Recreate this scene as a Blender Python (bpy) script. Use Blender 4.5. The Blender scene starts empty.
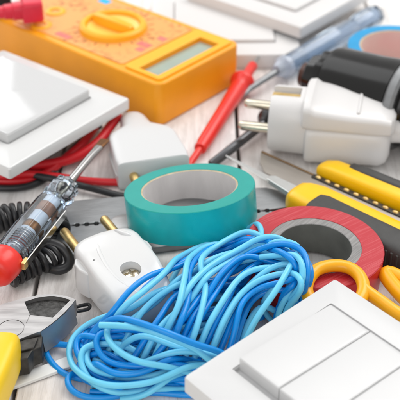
import bpy, bmesh, math, random
from mathutils import Vector, Matrix
random.seed(7)
S = 0.01                                  # the scene is written in centimetres and linked in metres
R = math.radians
sc = bpy.context.scene
col = sc.collection

# ------------------------------------------------------------------ materials
def mat(name, color, rough=0.4, metal=0.0, spec=0.5, var=0.0, vscale=200.0, bump=0.0, bscale=900.0, coat=0.0,
        trans=0.0, sss=0.0, stretch=(1, 1, 1), rvar=0.0, ior=1.45, color2=None, dust=0.0):
    m = bpy.data.materials.new(name); m.use_nodes = True
    nt = m.node_tree; b = nt.nodes['Principled BSDF']
    b.inputs['Base Color'].default_value = (*color, 1)
    b.inputs['Roughness'].default_value = rough
    b.inputs['Metallic'].default_value = metal
    b.inputs['Specular IOR Level'].default_value = spec
    b.inputs['Coat Weight'].default_value = coat
    b.inputs['Coat Roughness'].default_value = 0.08
    b.inputs['Transmission Weight'].default_value = trans
    b.inputs['IOR'].default_value = ior
    if sss:
        b.inputs['Subsurface Weight'].default_value = sss
        b.inputs['Subsurface Radius'].default_value = (0.004, 0.003, 0.002)
        b.inputs['Subsurface Scale'].default_value = 1.0
    tc = nt.nodes.new('ShaderNodeTexCoord'); mp = nt.nodes.new('ShaderNodeMapping')
    nt.links.new(tc.outputs['Object'], mp.inputs['Vector'])
    mp.inputs['Scale'].default_value = stretch
    if var:
        n = nt.nodes.new('ShaderNodeTexNoise'); n.inputs['Scale'].default_value = vscale; n.inputs['Detail'].default_value = 6
        nt.links.new(mp.outputs['Vector'], n.inputs['Vector'])
        r = nt.nodes.new('ShaderNodeValToRGB')
        r.color_ramp.elements[0].position = 0.32; r.color_ramp.elements[1].position = 0.68
        c2 = color2 or tuple(max(0, c * (1 - var)) for c in color)
        r.color_ramp.elements[0].color = (*c2, 1); r.color_ramp.elements[1].color = (*color, 1)
        nt.links.new(n.outputs['Fac'], r.inputs['Fac']); nt.links.new(r.outputs['Color'], b.inputs['Base Color'])
    if rvar:
        n2 = nt.nodes.new('ShaderNodeTexNoise'); n2.inputs['Scale'].default_value = vscale * 0.6; n2.inputs['Detail'].default_value = 8
        nt.links.new(mp.outputs['Vector'], n2.inputs['Vector'])
        mr = nt.nodes.new('ShaderNodeMapRange')
        mr.inputs['To Min'].default_value = max(0.02, rough - rvar); mr.inputs['To Max'].default_value = rough + rvar
        nt.links.new(n2.outputs['Fac'], mr.inputs['Value']); nt.links.new(mr.outputs['Result'], b.inputs['Roughness'])
    if bump:
        n3 = nt.nodes.new('ShaderNodeTexNoise'); n3.inputs['Scale'].default_value = bscale; n3.inputs['Detail'].default_value = 4
        nt.links.new(mp.outputs['Vector'], n3.inputs['Vector'])
        bp = nt.nodes.new('ShaderNodeBump'); bp.inputs['Strength'].default_value = bump; bp.inputs['Distance'].default_value = 0.0005
        nt.links.new(n3.outputs['Fac'], bp.inputs['Height']); nt.links.new(bp.outputs['Normal'], b.inputs['Normal'])
    return m

def wood_mat():
    m = bpy.data.materials.new('white_painted_wood'); m.use_nodes = True
    nt = m.node_tree; N = nt.nodes; L = nt.links; b = N['Principled BSDF']
    b.inputs['Roughness'].default_value = 0.55
    tc = N.new('ShaderNodeTexCoord'); geo = N.new('ShaderNodeNewGeometry')
    add = N.new('ShaderNodeVectorMath'); add.operation = 'MULTIPLY_ADD'
    cx = N.new('ShaderNodeCombineXYZ'); L.new(geo.outputs['Random Per Island'], cx.inputs['X']); L.new(geo.outputs['Random Per Island'], cx.inputs['Y'])
    add.inputs[1].default_value = (3, 7, 0); L.new(cx.outputs[0], add.inputs[0]); L.new(tc.outputs['Object'], add.inputs[2])
    def noise(scale, sx, sy, det=8, rough=0.6, dist=0.0):
        mp = N.new('ShaderNodeMapping'); mp.inputs['Scale'].default_value = (sx, sy, sx)
        L.new(add.outputs[0], mp.inputs['Vector'])
        n = N.new('ShaderNodeTexNoise'); n.inputs['Scale'].default_value = scale; n.inputs['Detail'].default_value = det
        n.inputs['Roughness'].default_value = rough; n.inputs['Distortion'].default_value = dist
        L.new(mp.outputs[0], n.inputs['Vector']); return n
    def ramp(src, p0, c0, p1, c1):
        r = N.new('ShaderNodeValToRGB'); e = r.color_ramp.elements
        e[0].position = p0; e[0].color = (*c0, 1); e[1].position = p1; e[1].color = (*c1, 1)
        L.new(src.outputs['Fac'], r.inputs['Fac']); return r
    def mix(fac, a, c, mode='MIX'):
        x = N.new('ShaderNodeMix'); x.data_type = 'RGBA'; x.blend_type = mode
        if isinstance(fac, float): x.inputs[0].default_value = fac
        else: L.new(fac, x.inputs[0])
        L.new(a, x.inputs[6]); L.new(c, x.inputs[7]); return x.outputs[2]
    base = ramp(noise(22, 1, .35), .35, (.76, .71, .68), .60, (.86, .85, .835))
    grain = ramp(noise(60, 6, .42, 12, .72, .6), .40, (.66, .64, .625), .55, (1, 1, 1))
    crack = ramp(noise(38, 9, .26, 12, .78, 1.1), .335, (.30, .27, .25), .385, (1, 1, 1))
    patch = ramp(noise(9, 1, .5, 5), .42, (0, 0, 0), .62, (1, 1, 1))
    c = mix(.55, base.outputs[0], grain.outputs[0], 'MULTIPLY')
    c2 = mix(.85, c, crack.outputs[0], 'MULTIPLY')
    c3 = mix(patch.outputs[0], c2, c)
    L.new(c3, b.inputs['Base Color'])
    fl = ramp(noise(420, 1, .5, 6, .7, .5), .30, (.74, .71, .69), .42, (1, 1, 1))
    c3 = mix(.6, c3, fl.outputs[0], 'MULTIPLY'); L.new(c3, b.inputs['Base Color'])
    g2 = noise(60, 7, .35, 12, .72, .6)
    bp = N.new('ShaderNodeBump'); bp.inputs['Strength'].default_value = .55; bp.inputs['Distance'].default_value = .0008
    L.new(g2.outputs['Fac'], bp.inputs['Height']); L.new(bp.outputs['Normal'], b.inputs['Normal'])
    return m

def ring_mat(name, c1, c2, rough, axis_scale, bump=.25, kind='RINGS'):
    """tape wound in layers: fine concentric rings on the flat faces"""
    m = mat(name, c1, rough); nt = m.node_tree; N = nt.nodes; L = nt.links; b = N['Principled BSDF']
    tc = N.new('ShaderNodeTexCoord'); w = N.new('ShaderNodeTexWave'); w.wave_type = 'RINGS'; w.rings_direction = 'Z'
    w.inputs['Scale'].default_value = axis_scale; w.inputs['Distortion'].default_value = 1.0; w.inputs['Detail'].default_value = 3
    L.new(tc.outputs['Object'], w.inputs['Vector'])
    n = N.new('ShaderNodeTexNoise'); n.inputs['Scale'].default_value = 120; n.inputs['Detail'].default_value = 5
    L.new(tc.outputs['Object'], n.inputs['Vector'])
    mx = N.new('ShaderNodeMath'); mx.operation = 'MULTIPLY'; L.new(w.outputs['Fac'], mx.inputs[0]); L.new(n.outputs['Fac'], mx.inputs[1])
    r = N.new('ShaderNodeValToRGB'); e = r.color_ramp.elements; e[0].color = (*c1, 1); e[1].color = (*c2, 1); e[0].position = .1; e[1].position = .6
    L.new(mx.outputs[0], r.inputs['Fac']); L.new(r.outputs[0], b.inputs['Base Color'])
    bp = N.new('ShaderNodeBump'); bp.inputs['Strength'].default_value = bump; bp.inputs['Distance'].default_value = .0004
    L.new(mx.outputs[0], bp.inputs['Height']); L.new(bp.outputs[0], b.inputs['Normal'])
    return m

def stripe_mat(name, c1, c2, rough, ang, scale, lo=.55, hi=.8):
    """knife-slit tape: thin pale scratches running one way across the face"""
    m = mat(name, c1, rough); nt = m.node_tree; N = nt.nodes; L = nt.links; b = N['Principled BSDF']
    tc = N.new('ShaderNodeTexCoord'); mp = N.new('ShaderNodeMapping'); mp.inputs['Rotation'].default_value = (0, 0, R(ang))
    mp2 = N.new('ShaderNodeMapping'); mp2.inputs['Scale'].default_value = (scale, scale * .035, scale * .5)
    L.new(tc.outputs['Object'], mp.inputs[0]); L.new(mp.outputs[0], mp2.inputs[0])
    n = N.new('ShaderNodeTexNoise'); n.inputs['Scale'].default_value = 1; n.inputs['Detail'].default_value = 6; n.inputs['Roughness'].default_value = .7
    L.new(mp2.outputs[0], n.inputs['Vector'])
    r = N.new('ShaderNodeValToRGB'); e = r.color_ramp.elements; e[0].color = (*c1, 1); e[1].color = (*c2, 1); e[0].position = lo; e[1].position = hi
    L.new(n.outputs['Fac'], r.inputs['Fac']); L.new(r.outputs[0], b.inputs['Base Color'])
    bp = N.new('ShaderNodeBump'); bp.inputs['Strength'].default_value = .12; bp.inputs['Distance'].default_value = .0004
    L.new(n.outputs['Fac'], bp.inputs['Height']); L.new(bp.outputs[0], b.inputs['Normal'])
    return m

def print_mat():
    """meter label: tan ground with faint blurred rows of tiny print"""
    m = mat('printed_label', (.86, .42, .13), .45); nt = m.node_tree; N = nt.nodes; L = nt.links; b = N['Principled BSDF']
    tc = N.new('ShaderNodeTexCoord')
    n = N.new('ShaderNodeTexNoise'); n.inputs['Scale'].default_value = 330; n.inputs['Detail'].default_value = 3
    L.new(tc.outputs['Object'], n.inputs['Vector'])
    r = N.new('ShaderNodeValToRGB'); e = r.color_ramp.elements
    e[0].position = .38; e[0].color = (.42, .14, .03, 1); e[1].position = .52; e[1].color = (.80, .36, .10, 1)
    L.new(n.outputs['Fac'], r.inputs['Fac'])
    n2 = N.new('ShaderNodeTexNoise'); n2.inputs['Scale'].default_value = 60; L.new(tc.outputs['Object'], n2.inputs['Vector'])
    mr = N.new('ShaderNodeMapRange'); mr.inputs['From Min'].default_value = .4; mr.inputs['From Max'].default_value = .65
    L.new(n2.outputs['Fac'], mr.inputs[0])
    x = N.new('ShaderNodeMix'); x.data_type = 'RGBA'; L.new(mr.outputs[0], x.inputs[0])
    x.inputs[6].default_value = (.80, .36, .10, 1); L.new(r.outputs[0], x.inputs[7]); L.new(x.outputs[2], b.inputs['Base Color'])
    return m

M = dict(
    white=mat('white_plastic', (.60, .60, .60), .3, bump=.04, bscale=1500, rvar=.05),
    white_gloss=mat('glossy_white_plastic', (.64, .64, .635), .16, bump=.03, bscale=700, rvar=.04),
    white_mirror=mat('polished_white_plastic', (.55, .55, .55), .07, coat=.35, bump=.02, bscale=500),
    white_warm=mat('warm_white_plastic', (.66, .645, .635), .3, bump=.05, bscale=1200, rvar=.06),
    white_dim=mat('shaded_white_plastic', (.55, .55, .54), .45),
    orange=mat('orange_plastic', (.92, .36, .010), .36, var=.08, vscale=60, bump=.12, bscale=1600),
    yellow_bright=mat('amber_plastic', (.93, .43, .015), .36, bump=.08, bscale=1500),
    dial_dish=mat('pale_amber_plastic', (.93, .60, .12), .35),
    label=print_mat(),
    pinkprint=mat('pink_print', (.80, .20, .16), .5, var=.3, vscale=500),
    blueprint=mat('cyan_print', (.02, .42, .75), .5),
    darkprint=mat('brown_print', (.30, .11, .03), .5),
    lcd=mat('grey_green_display', (.36, .43, .36), .12, var=.12, vscale=60, coat=.6),
    dark_lip=mat('dark_recess_lip', (.16, .09, .03), .5),
    red=mat('red_plastic', (.80, .03, .02), .3, var=.1, vscale=120, bump=.05),
    red_pink=mat('crimson_plastic', (.70, .02, .05), .35, var=.12, vscale=150),
    red_cable=mat('red_cable_insulation', (.66, .012, .02), .38, var=.1, vscale=150),
    black_cable=mat('black_cable_insulation', (.022, .022, .024), .38, var=.25, vscale=200),
    black=mat('black_plastic', (.018, .018, .019), .3, rvar=.08, vscale=150),
    black_gloss=mat('black_bakelite', (.006, .0055, .005), .2, spec=.5, rvar=.04, vscale=120),
    rubber=mat('charcoal_rubber', (.045, .044, .042), .5, bump=.06, bscale=1800, var=.2, vscale=300),
    teal=ring_mat('teal_tape_layers', (.003, .29, .255), (.006, .34, .30), .5, 620, .15),
    teal_side=mat('teal_tape_outer_wrap', (.006, .42, .44), .27, var=.18, vscale=90, bump=.1, bscale=250, rvar=.06),
    card=mat('grey_cardboard', (.70, .675, .665), .75, var=.18, vscale=120, bump=.2, stretch=(1, 1, .3)),
    card_edge=mat('tan_cardboard_edge', (.62, .50, .33), .75, var=.3, vscale=300, bump=.3),
    redtape=stripe_mat('red_tape_layers', (.44, .012, .024), (.58, .11, .12), .48, 52, 1500, .48, .78),
    redtape_side=mat('red_tape_outer_wrap', (.62, .02, .03), .27, var=.15, vscale=100, bump=.1, bscale=250),
    core_edge=stripe_mat('grey_core_edge', (.17, .165, .16), (.34, .33, .32), .6, 40, 1600, .36, .70),
    core_in=mat('dark_grey_core', (.15, .155, .14), .6, var=.3, vscale=100, bump=.2),
    bluetape=mat('blue_tape', (.008, .30, .60), .35, var=.1, vscale=100),
    pinkcore=mat('pink_cardboard', (.76, .48, .45), .7, var=.45, vscale=45, color2=(.74, .58, .52)),
    wire_dark=mat('azure_wire_insulation', (.002, .26, .72), .28, var=.10, vscale=130, bump=.04, bscale=600, rvar=.05),
    wire_light=mat('sky_blue_wire_insulation', (.15, .60, .85), .31, var=.10, vscale=130, bump=.04, bscale=600, rvar=.05),
    brass=mat('brass', (.80, .58, .25), .36, 1.0, var=.3, vscale=300, bump=.1, rvar=.1),
    nickel=mat('nickel', (.70, .64, .52), .2, 1.0, var=.15, vscale=300),
    steel=mat('brushed_steel', (.46, .45, .445), .48, 1.0, var=.3, vscale=420, stretch=(.15, 1, 1), bump=.12, bscale=700, rvar=.08),
    steel_matt=mat('satin_grey_steel', (.30, .305, .31), .5, 1.0, var=.15, vscale=300, bump=.2, bscale=900, rvar=.08, stretch=(.3, 1, 1)),
    steel_dark=mat('rough_ground_steel', (.10, .098, .095), .5, .9, var=.6, vscale=500, bump=.6, bscale=900),
    steel_bevel=mat('polished_steel', (.40, .41, .42), .46, .9, var=.1, vscale=200, rvar=.06),
    joint_dark=mat('dark_steel_joint', (.07, .066, .06), .45, .8, var=.4, vscale=400),
    blade=mat('bright_steel_blade', (.80, .80, .78), .22, 1.0, var=.08, vscale=200),
    taupe=mat('taupe_steel', (.42, .385, .35), .42, .85, var=.12, vscale=200, stretch=(.2, 1, 1)),
    bronze=mat('bronze_edge', (.24, .15, .08), .35, 1.0, var=.4, vscale=500),
    yellow=mat('yellow_plastic', (.90, .52, .003), .3, var=.05, vscale=90, bump=.06, bscale=900),
    handle_orange=mat('orange_handle_plastic', (.92, .42, .006), .28, var=.05, vscale=90, bump=.04),
    yellow_grip=mat('yellow_vinyl_grip', (.88, .57, .005), .36, var=.06, vscale=60, bump=.1, bscale=300),
    clear=mat('clear_blue_plastic', (.74, .86, .99), .05, trans=1.0, ior=1.46),
    clear_inner=mat('frosted_blue_plastic', (.84, .89, .95), .3, trans=.15, ior=1.4),
    blue_clear=mat('translucent_blue_plastic', (.78, .85, .97), .15, trans=.6, ior=1.45),
    resistor=mat('copper_brown_resistor', (.42, .20, .12), .35, var=.5, vscale=300),
    shaft=mat('chromed_shaft', (.50, .49, .48), .18, 1.0),
    copper_tip=mat('worn_copper_tip', (.26, .12, .05), .4, .9, var=.4, vscale=400),
    strap=mat('white_nylon', (.78, .78, .76), .4, bump=.1),
)
WOOD = wood_mat()

# ------------------------------------------------------------------ mesh helpers (all in centimetres)
def obj(name, bm, m, parent=None, bev=0.0, seg=3, smooth=38.0, label=None, world=False, cuts=()):
    bmesh.ops.recalc_face_normals(bm, faces=bm.faces)
    off = Vector((0, 0, 0))
    if world:                                        # a thing that is one mesh: its origin goes to its base
        xs = [v.co for v in bm.verts]
        off = Vector(((min(c.x for c in xs) + max(c.x for c in xs)) / 2, (min(c.y for c in xs) + max(c.y for c in xs)) / 2, min(c.z for c in xs)))
        for v in bm.verts: v.co -= off
    bmesh.ops.scale(bm, vec=(S, S, S), verts=bm.verts)
    me = bpy.data.meshes.new(name); bm.to_mesh(me); bm.free()
    o = bpy.data.objects.new(name, me); col.objects.link(o); o.location = off * S
    me.materials.append(m)
    for c in cuts:                                   # real recesses
        bmesh.ops.recalc_face_normals(c, faces=c.faces)
        bmesh.ops.scale(c, vec=(S, S, S), verts=c.verts)
        cm = bpy.data.meshes.new('cut'); c.to_mesh(cm); c.free()
        co = bpy.data.objects.new('cut', cm); col.objects.link(co); co.location = o.location
        md = o.modifiers.new('b', 'BOOLEAN'); md.object = co; md.operation = 'DIFFERENCE'; md.solver = 'EXACT'
        bpy.context.view_layer.update()
        nm = bpy.data.meshes.new_from_object(o.evaluated_get(bpy.context.evaluated_depsgraph_get()))
        o.modifiers.clear(); old = o.data; o.data = nm; nm.name = name; bpy.data.meshes.remove(old)
        bpy.data.objects.remove(co); bpy.data.meshes.remove(cm)
    me = o.data
    if not me.materials: me.materials.append(m)
    for p in me.polygons: p.use_smooth = True
    me.set_sharp_from_angle(angle=R(smooth))
    if bev:
        md = o.modifiers.new('bevel', 'BEVEL'); md.width = bev * S; md.segments = seg; md.limit_method = 'ANGLE'; md.angle_limit = R(30)
        md.harden_normals = True; md.use_clamp_overlap = True
    if parent: o.parent = parent
    if label: o['label'] = label
    return o

def tag(o, label, cat, group=None):
    o['label'] = label; o['category'] = cat
    if group: o['group'] = group
    return o

def thing(name, label, cat, loc=(0, 0, 0), rot=0.0, group=None, X=None, Y=None):
    """an Empty at the thing's base; X, Y give a tilted pose"""
    o = bpy.data.objects.new(name, None); col.objects.link(o); o.empty_display_size = .01
    if X is not None:
        X = Vector(X).normalized(); Z = X.cross(Vector(Y)).normalized(); Y2 = Z.cross(X)
        mw = Matrix((X, Y2, Z)).transposed().to_4x4(); mw.translation = Vector(loc) * S
        o.matrix_world = mw
    else:
        o.location = Vector(loc) * S; o.rotation_euler = (0, 0, R(rot))
    return tag(o, label, cat, group)

def new(): return bmesh.new()

def prism(poly, z0, z1, bm=None):
    bm = bm or new()
    a = [bm.verts.new((x, y, z0)) for x, y in poly]; b = [bm.verts.new((x, y, z1)) for x, y in poly]
    n = len(poly)
    bm.faces.new(a[::-1]); bm.faces.new(b)
    for i in range(n): bm.faces.new((a[i], a[(i + 1) % n], b[(i + 1) % n], b[i]))
    return bm

def box(x0, x1, y0, y1, z0, z1, bm=None): return prism([(x0, y0), (x1, y0), (x1, y1), (x0, y1)], z0, z1, bm)

def rrect(x0, x1, y0, y1, r, n=6):
    out = []
    for cx, cy, a0 in ((x1 - r, y1 - r, 0), (x0 + r, y1 - r, 90), (x0 + r, y0 + r, 180), (x1 - r, y0 + r, 270)):
        for i in range(n + 1):
            a = R(a0 + 90 * i / n); out.append((cx + r * math.cos(a), cy + r * math.sin(a)))
    return out

def circle(cx, cy, r, n=48, ry=None): return [(cx + r * math.cos(2 * math.pi * i / n), cy + (ry or r) * math.sin(2 * math.pi * i / n)) for i in range(n)]

def loft(rings, closed=False, cap=True, bm=None):
    bm = bm or new()
    vs = [[bm.verts.new(p) for p in r] for r in rings]
    n = len(vs[0]); k = len(vs)
    for j in range(k if closed else k - 1):
        for i in range(n):
            bm.faces.new((vs[j][i], vs[j][(i + 1) % n], vs[(j + 1) % k][(i + 1) % n], vs[(j + 1) % k][i]))
    if cap and not closed:
        bm.faces.new(vs[0][::-1]); bm.faces.new(vs[-1])
    return bm

def lathe(profile, n=64, axis='z', c=(0, 0, 0), closed=False, bm=None, lobes=0, depth=0.0):
    """profile of (radius, position along the axis); closed=True makes a ring"""
    rings = []
    for r, t in profile:
        ring = []
        for i in range(n):
            a = 2 * math.pi * i / n
            rr = r * (1 - depth * (0.5 + 0.5 * math.cos(lobes * a))) if lobes else r
            u, v = rr * math.cos(a), rr * math.sin(a)
            ring.append({'z': (c[0] + u, c[1] + v, c[2] + t), 'x': (c[0] + t, c[1] + u, c[2] + v), 'y': (c[0] + v, c[1] + t, c[2] + u)}[axis])
        rings.append(ring)
    return loft(rings, closed=closed, cap=not closed, bm=bm)

def sup(w, h, n=4.0, N=40, cy=0.0, cz=0.0):
    out = []
    for i in range(N):
        a = 2 * math.pi * i / N; c, s = math.cos(a), math.sin(a)
        out.append((cy + w / 2 * math.copysign(abs(c) ** (2 / n), c), cz + h / 2 * math.copysign(abs(s) ** (2 / n), s)))
    return out

def loft_x(secs, N=40, bm=None):
    """secs: (x, width, height, centre y, centre z, squareness)"""
    return loft([[(x, a, b) for a, b in sup(w, h, n, N, cy, cz)] for x, w, h, cy, cz, n in secs], bm=bm)

def catmull(pts, step=0.12, closed=False):
    P_ = [Vector(p) for p in pts]; n = len(P_)
    if n < 3 and not closed: 
        P_ = [P_[0], (P_[0] + P_[-1]) / 2, P_[-1]]; n = 3
    out = []
    rng = range(n) if closed else range(n - 1)
    for i in rng:
        p1, p2 = P_[i], P_[(i + 1) % n]
        p0 = P_[i - 1] if (closed or i > 0) else p1 * 2 - p2
        p3 = P_[(i + 2) % n] if (closed or i + 2 < n) else p2 * 2 - p1
        k = max(2, int((p2 - p1).length / step))
        for j in range(k):
            t = j / k
            out.append(0.5 * ((2 * p1) + (p2 - p0) * t + (2 * p0 - 5 * p1 + 4 * p2 - p3) * t * t + (3 * p1 - p0 - 3 * p2 + p3) * t ** 3))
    if not closed: out.append(P_[-1])
    return out

def tube(pts, r, seg=12, step=0.12, closed=False, bm=None, flat=1.0, raw=False):
    pts = [Vector(p) for p in pts] if raw else catmull(pts, step, closed)
    n = len(pts); rings = []; up = None
    for i, p in enumerate(pts):
        a = pts[i - 1] if (closed or i > 0) else p
        b = pts[(i + 1) % n] if (closed or i < n - 1) else p
        t = (b - a).normalized()
        if up is None: up = Vector((0, 0, 1)) if abs(t.z) < .9 else Vector((1, 0, 0))
        u = (up - t * up.dot(t)).normalized(); up = u; v = t.cross(u)
        rr = r(i / (n - 1)) if callable(r) else r
        rings.append([tuple(p + u * (rr * flat * math.cos(2 * math.pi * k / seg)) + v * (rr * math.sin(2 * math.pi * k / seg))) for k in range(seg)])
    return loft(rings, closed=closed, bm=bm)

def helix(path, rad, r, pitch, seg=8, per=14):
    pts = catmull(path, .03); L_ = 0; out = []; up = Vector((0, 0, 1)); ang = 0
    for i in range(len(pts) - 1):
        d = (pts[i + 1] - pts[i]).length; t = (pts[i + 1] - pts[i]).normalized()
        u = (up - t * up.dot(t)).normalized(); v = t.cross(u)
        k = max(1, int(d / pitch * per + .5))
        for j in range(k):
            a = 2 * math.pi * (L_ + d * j / k) / pitch
            out.append(pts[i] + (pts[i + 1] - pts[i]) * (j / k) + (u * math.cos(a) + v * math.sin(a)) * rad)
        L_ += d
    return tube(out, r, seg, raw=True)

# ------------------------------------------------------------------ the painted wooden table
bm = new()
for x0 in (-38.92, -30.76, -22.60, -14.44, -6.28, 1.88, 10.04, 18.20, 26.36, 34.52):
    for y0, y1 in ((-30, 60),):
        box(x0, x0 + 8.0, y0, y1, -1.8, 0, bm)
o = obj('table_surface', bm, WOOD, bev=.07, seg=2, world=True); o['kind'] = 'structure'
under = obj('table_underside', box(-38.9, 42.5, -30, 60, -3.2, -1.5), mat('dark_plank_gap', (.10, .07, .05), .8, var=.5), world=True); under['kind'] = 'structure'  # dark brown base that shows in the gaps between the planks

# ------------------------------------------------------------------ multimeter
t = thing('multimeter', 'orange digital multimeter with grey display and round selector dial', 'multimeter', (*(-1.93, 6.22, 0)[:2], 0), 49.5)
def local_cyl(x, y, r, z0, z1, n=56, ry=None): return prism(circle(x, y, r, n, ry), z0, z1)
body = obj('body', prism(rrect(0, 6.15, 0, 12.7, .45, 5), 0.02, 2.3), M['orange'], t, bev=.24, seg=4,
           cuts=(prism([(.62, .62), (5.15, .62), (5.15, 1.86), (.62, 1.86)], 2.0, 3), local_cyl(3.1, 6.05, 1.62, 1.9, 3)))
obj('display_bezel', prism(rrect(.32, 5.83, .26, 2.62, .2, 4), 2.27, 2.42), M['yellow_bright'], t, bev=.08,
    cuts=(prism([(.62, .62), (5.15, .62), (5.15, 1.86), (.62, 1.86)], 2.0, 3),))
d = obj('display', box(.66, 5.11, .66, 1.82, 2.02, 2.16), M['lcd'], t)
obj('display_rim', box(.625, 5.145, .625, 1.855, 2.01, 2.09), M['dark_lip'], t)
lab = obj('label_plate', prism(rrect(.42, 5.73, 2.8, 12.2, .25, 4), 2.29, 2.345), M['label'], t, bev=.015, seg=1, cuts=(local_cyl(3.1, 6.05, 1.62, 1.9, 3),))
dial = obj('dial', lathe([(1.38, 2.2), (1.38, 2.60), (1.46, 2.70), (1.62, 2.70), (1.74, 2.60), (1.78, 2.36), (1.78, 2.2)], 72, c=(3.1, 6.05, 0), closed=True), M['yellow_bright'], t)
obj('dial_dish', lathe([(0.01, 2.36), (.9, 2.37), (1.36, 2.50), (1.40, 2.42), (1.40, 2.1), (0.01, 2.1)], 64, c=(3.1, 6.05, 0)), M['dial_dish'], dial)
gb = loft_x([(-1.36, .30, .5, 0, 2.55, 4), (-1.2, .44, .62, 0, 2.58, 4), (0, .56, .66, 0, 2.6, 4), (1.2, .44, .62, 0, 2.58, 4), (1.36, .30, .5, 0, 2.55, 4)])
bmesh.ops.rotate(gb, cent=(0, 0, 0), matrix=Matrix.Rotation(R(-88), 3, 'Z'), verts=gb.verts)
bmesh.ops.translate(gb, vec=(3.1, 6.05, 0), verts=gb.verts)
obj('dial_grip', gb, M['yellow_bright'], dial, smooth=50)
for k in range(20):                               # one tick per switch position round the dial
    a = R(18 * k); tb = box(-.035, .035, 1.92, 2.16, 2.343, 2.356)
    bmesh.ops.rotate(tb, cent=(0, 0, 0), matrix=Matrix.Rotation(a, 3, 'Z'), verts=tb.verts)
    bmesh.ops.translate(tb, vec=(3.1, 6.05, 0), verts=tb.verts)
    obj('tick_mark', tb, M['darkprint'], t)
for x0, x1, y0, y1, mm in ((.62, 1.02, 6.9, 7.9, 'pinkprint'), (2.5, 2.95, 3.1, 3.9, 'pinkprint'), (2.0, 2.4, 3.05, 3.5, 'pinkprint'),
                           (3.6, 4.0, 3.0, 3.5, 'pinkprint'), (5.05, 5.55, 8.5, 9.2, 'blueprint')):
    obj('printed_patch', box(x0, x1, y0, y1, 2.34, 2.353), M[mm], t)
for x, y in ((.95, 9.2), (2.6, 9.9)):
    obj('jack', lathe([(.26, 2.2), (.26, 2.40), (.34, 2.42), (.50, 2.42), (.56, 2.38), (.56, 2.2)], 40, c=(x, y, 0), closed=True), M['yellow_bright'], t)

# banana plugs on the meter
def banana(name, label, m, loc_, rot, cable, r):
    b = thing(name, label, 'banana plug', loc_, rot, 'plugs on the orange multimeter')
    obj('plug_body', loft_x([(0, 1.15, 1.05, 0, .55, 6), (.1, 1.25, 1.15, 0, .6, 6), (.95, 1.25, 1.15, 0, .6, 6), (1.05, 1.1, 1.0, 0, .6, 6)]), m, b, smooth=35)
    obj('cable_boot', loft_x([(-1.25, .5, .5, 0, .6, 2.5), (-1.15, .62, .62, 0, .6, 2.5), (-.95, .62, .62, 0, .6, 2.5), (-.9, .72, .72, 0, .6, 3), (-.5, .75, .75, 0, .6, 3), (-.45, .9, .86, 0, .6, 3), (.06, .95, .9, 0, .6, 3)]), m, b, smooth=35)
    obj('plug_pin', lathe([(.19, -.6), (.19, .1)], 20, c=(.5, 0, 0)), M['brass'], b)
    obj('cable', tube(cable, r), m, b)
banana('banana_plug', 'crimson red plug pushed into the orange multimeter', M['red_pink'], (-9.25, 12.9, 2.58), 14, [(-1.2, 0, .6), (-2.4, -.1, .5), (-4, .6, .2), (-7, 2.2, -.6)], .19)
banana('banana_plug', 'black plug beside the crimson plug on the multimeter', M['black'], (-11.15, 14.3, 2.58), 20, [(-1.2, 0, .6), (-2.6, .2, .5), (-5, 1.4, 0), (-8, 2.8, -.8)], .19)

# ------------------------------------------------------------------ white single light switch resting on the cables
Rc, Nc, Tc = Vector((-3.28, 5.66, 1.95)), Vector((-7.88, -0.96, 2.25)), Vector((-9.4, 10.82, 2.2))
X = (Rc - Nc).normalized(); Y = (Tc - Rc).normalized()
t = thing('light_switch', 'white single rocker switch lying on the red and black cables', 'light switch', Rc, X=X, Y=Y, group=None)
def frame_rings(x0, x1, y0, y1, z0, z1, r, inset, dome):
    return [[(x, y, z0) for x, y in rrect(x0, x1, y0, y1, r)], [(x, y, z1 - inset) for x, y in rrect(x0, x1, y0, y1, r)],
            [(x, y, z1 - inset * .3) for x, y in rrect(x0 + inset * .3, x1 - inset * .3, y0 + inset * .3, y1 - inset * .3, r)],
            [(x, y, z1) for x, y in rrect(x0 + inset, x1 - inset, y0 + inset, y1 - inset, r)],
            [(x, y, z1 + dome) for x, y in rrect(x0 + 1.1, x1 - 1.1, y0 + 1.1, y1 - 1.1, r)]]
obj('frame', loft(frame_rings(-8.1, 0, 0, 8.1, -.55, 0, .12, .12, .10)), M['white_gloss'], t, smooth=25, cuts=(prism(rrect(-6.85, -1.25, 1.25, 6.85, .12), -.2, 1),))
rk = loft([[(x, y, -.25) for x, y in rrect(-6.78, -1.32, 1.32, 6.78, .1)], [(x, y, .42) for x, y in rrect(-6.78, -1.32, 1.32, 6.78, .1)],
           [(x, y, .50) for x, y in rrect(-6.74, -1.36, 1.36, 6.74, .1)], [(x, y, .53) for x, y in rrect(-6.6, -1.5, 1.5, 6.6, .1)]])
for v in rk.verts:
    if v.co.z > .2: v.co.z += .008 * (v.co.x + 4) ** 2 - .03
obj('rocker', rk, M['white_mirror'], t, smooth=22)
obj('mounting_box', prism(rrect(-6.6, -1.5, 1.5, 6.6, .8), -1.75, -.5), M['white_dim'], t)

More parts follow.
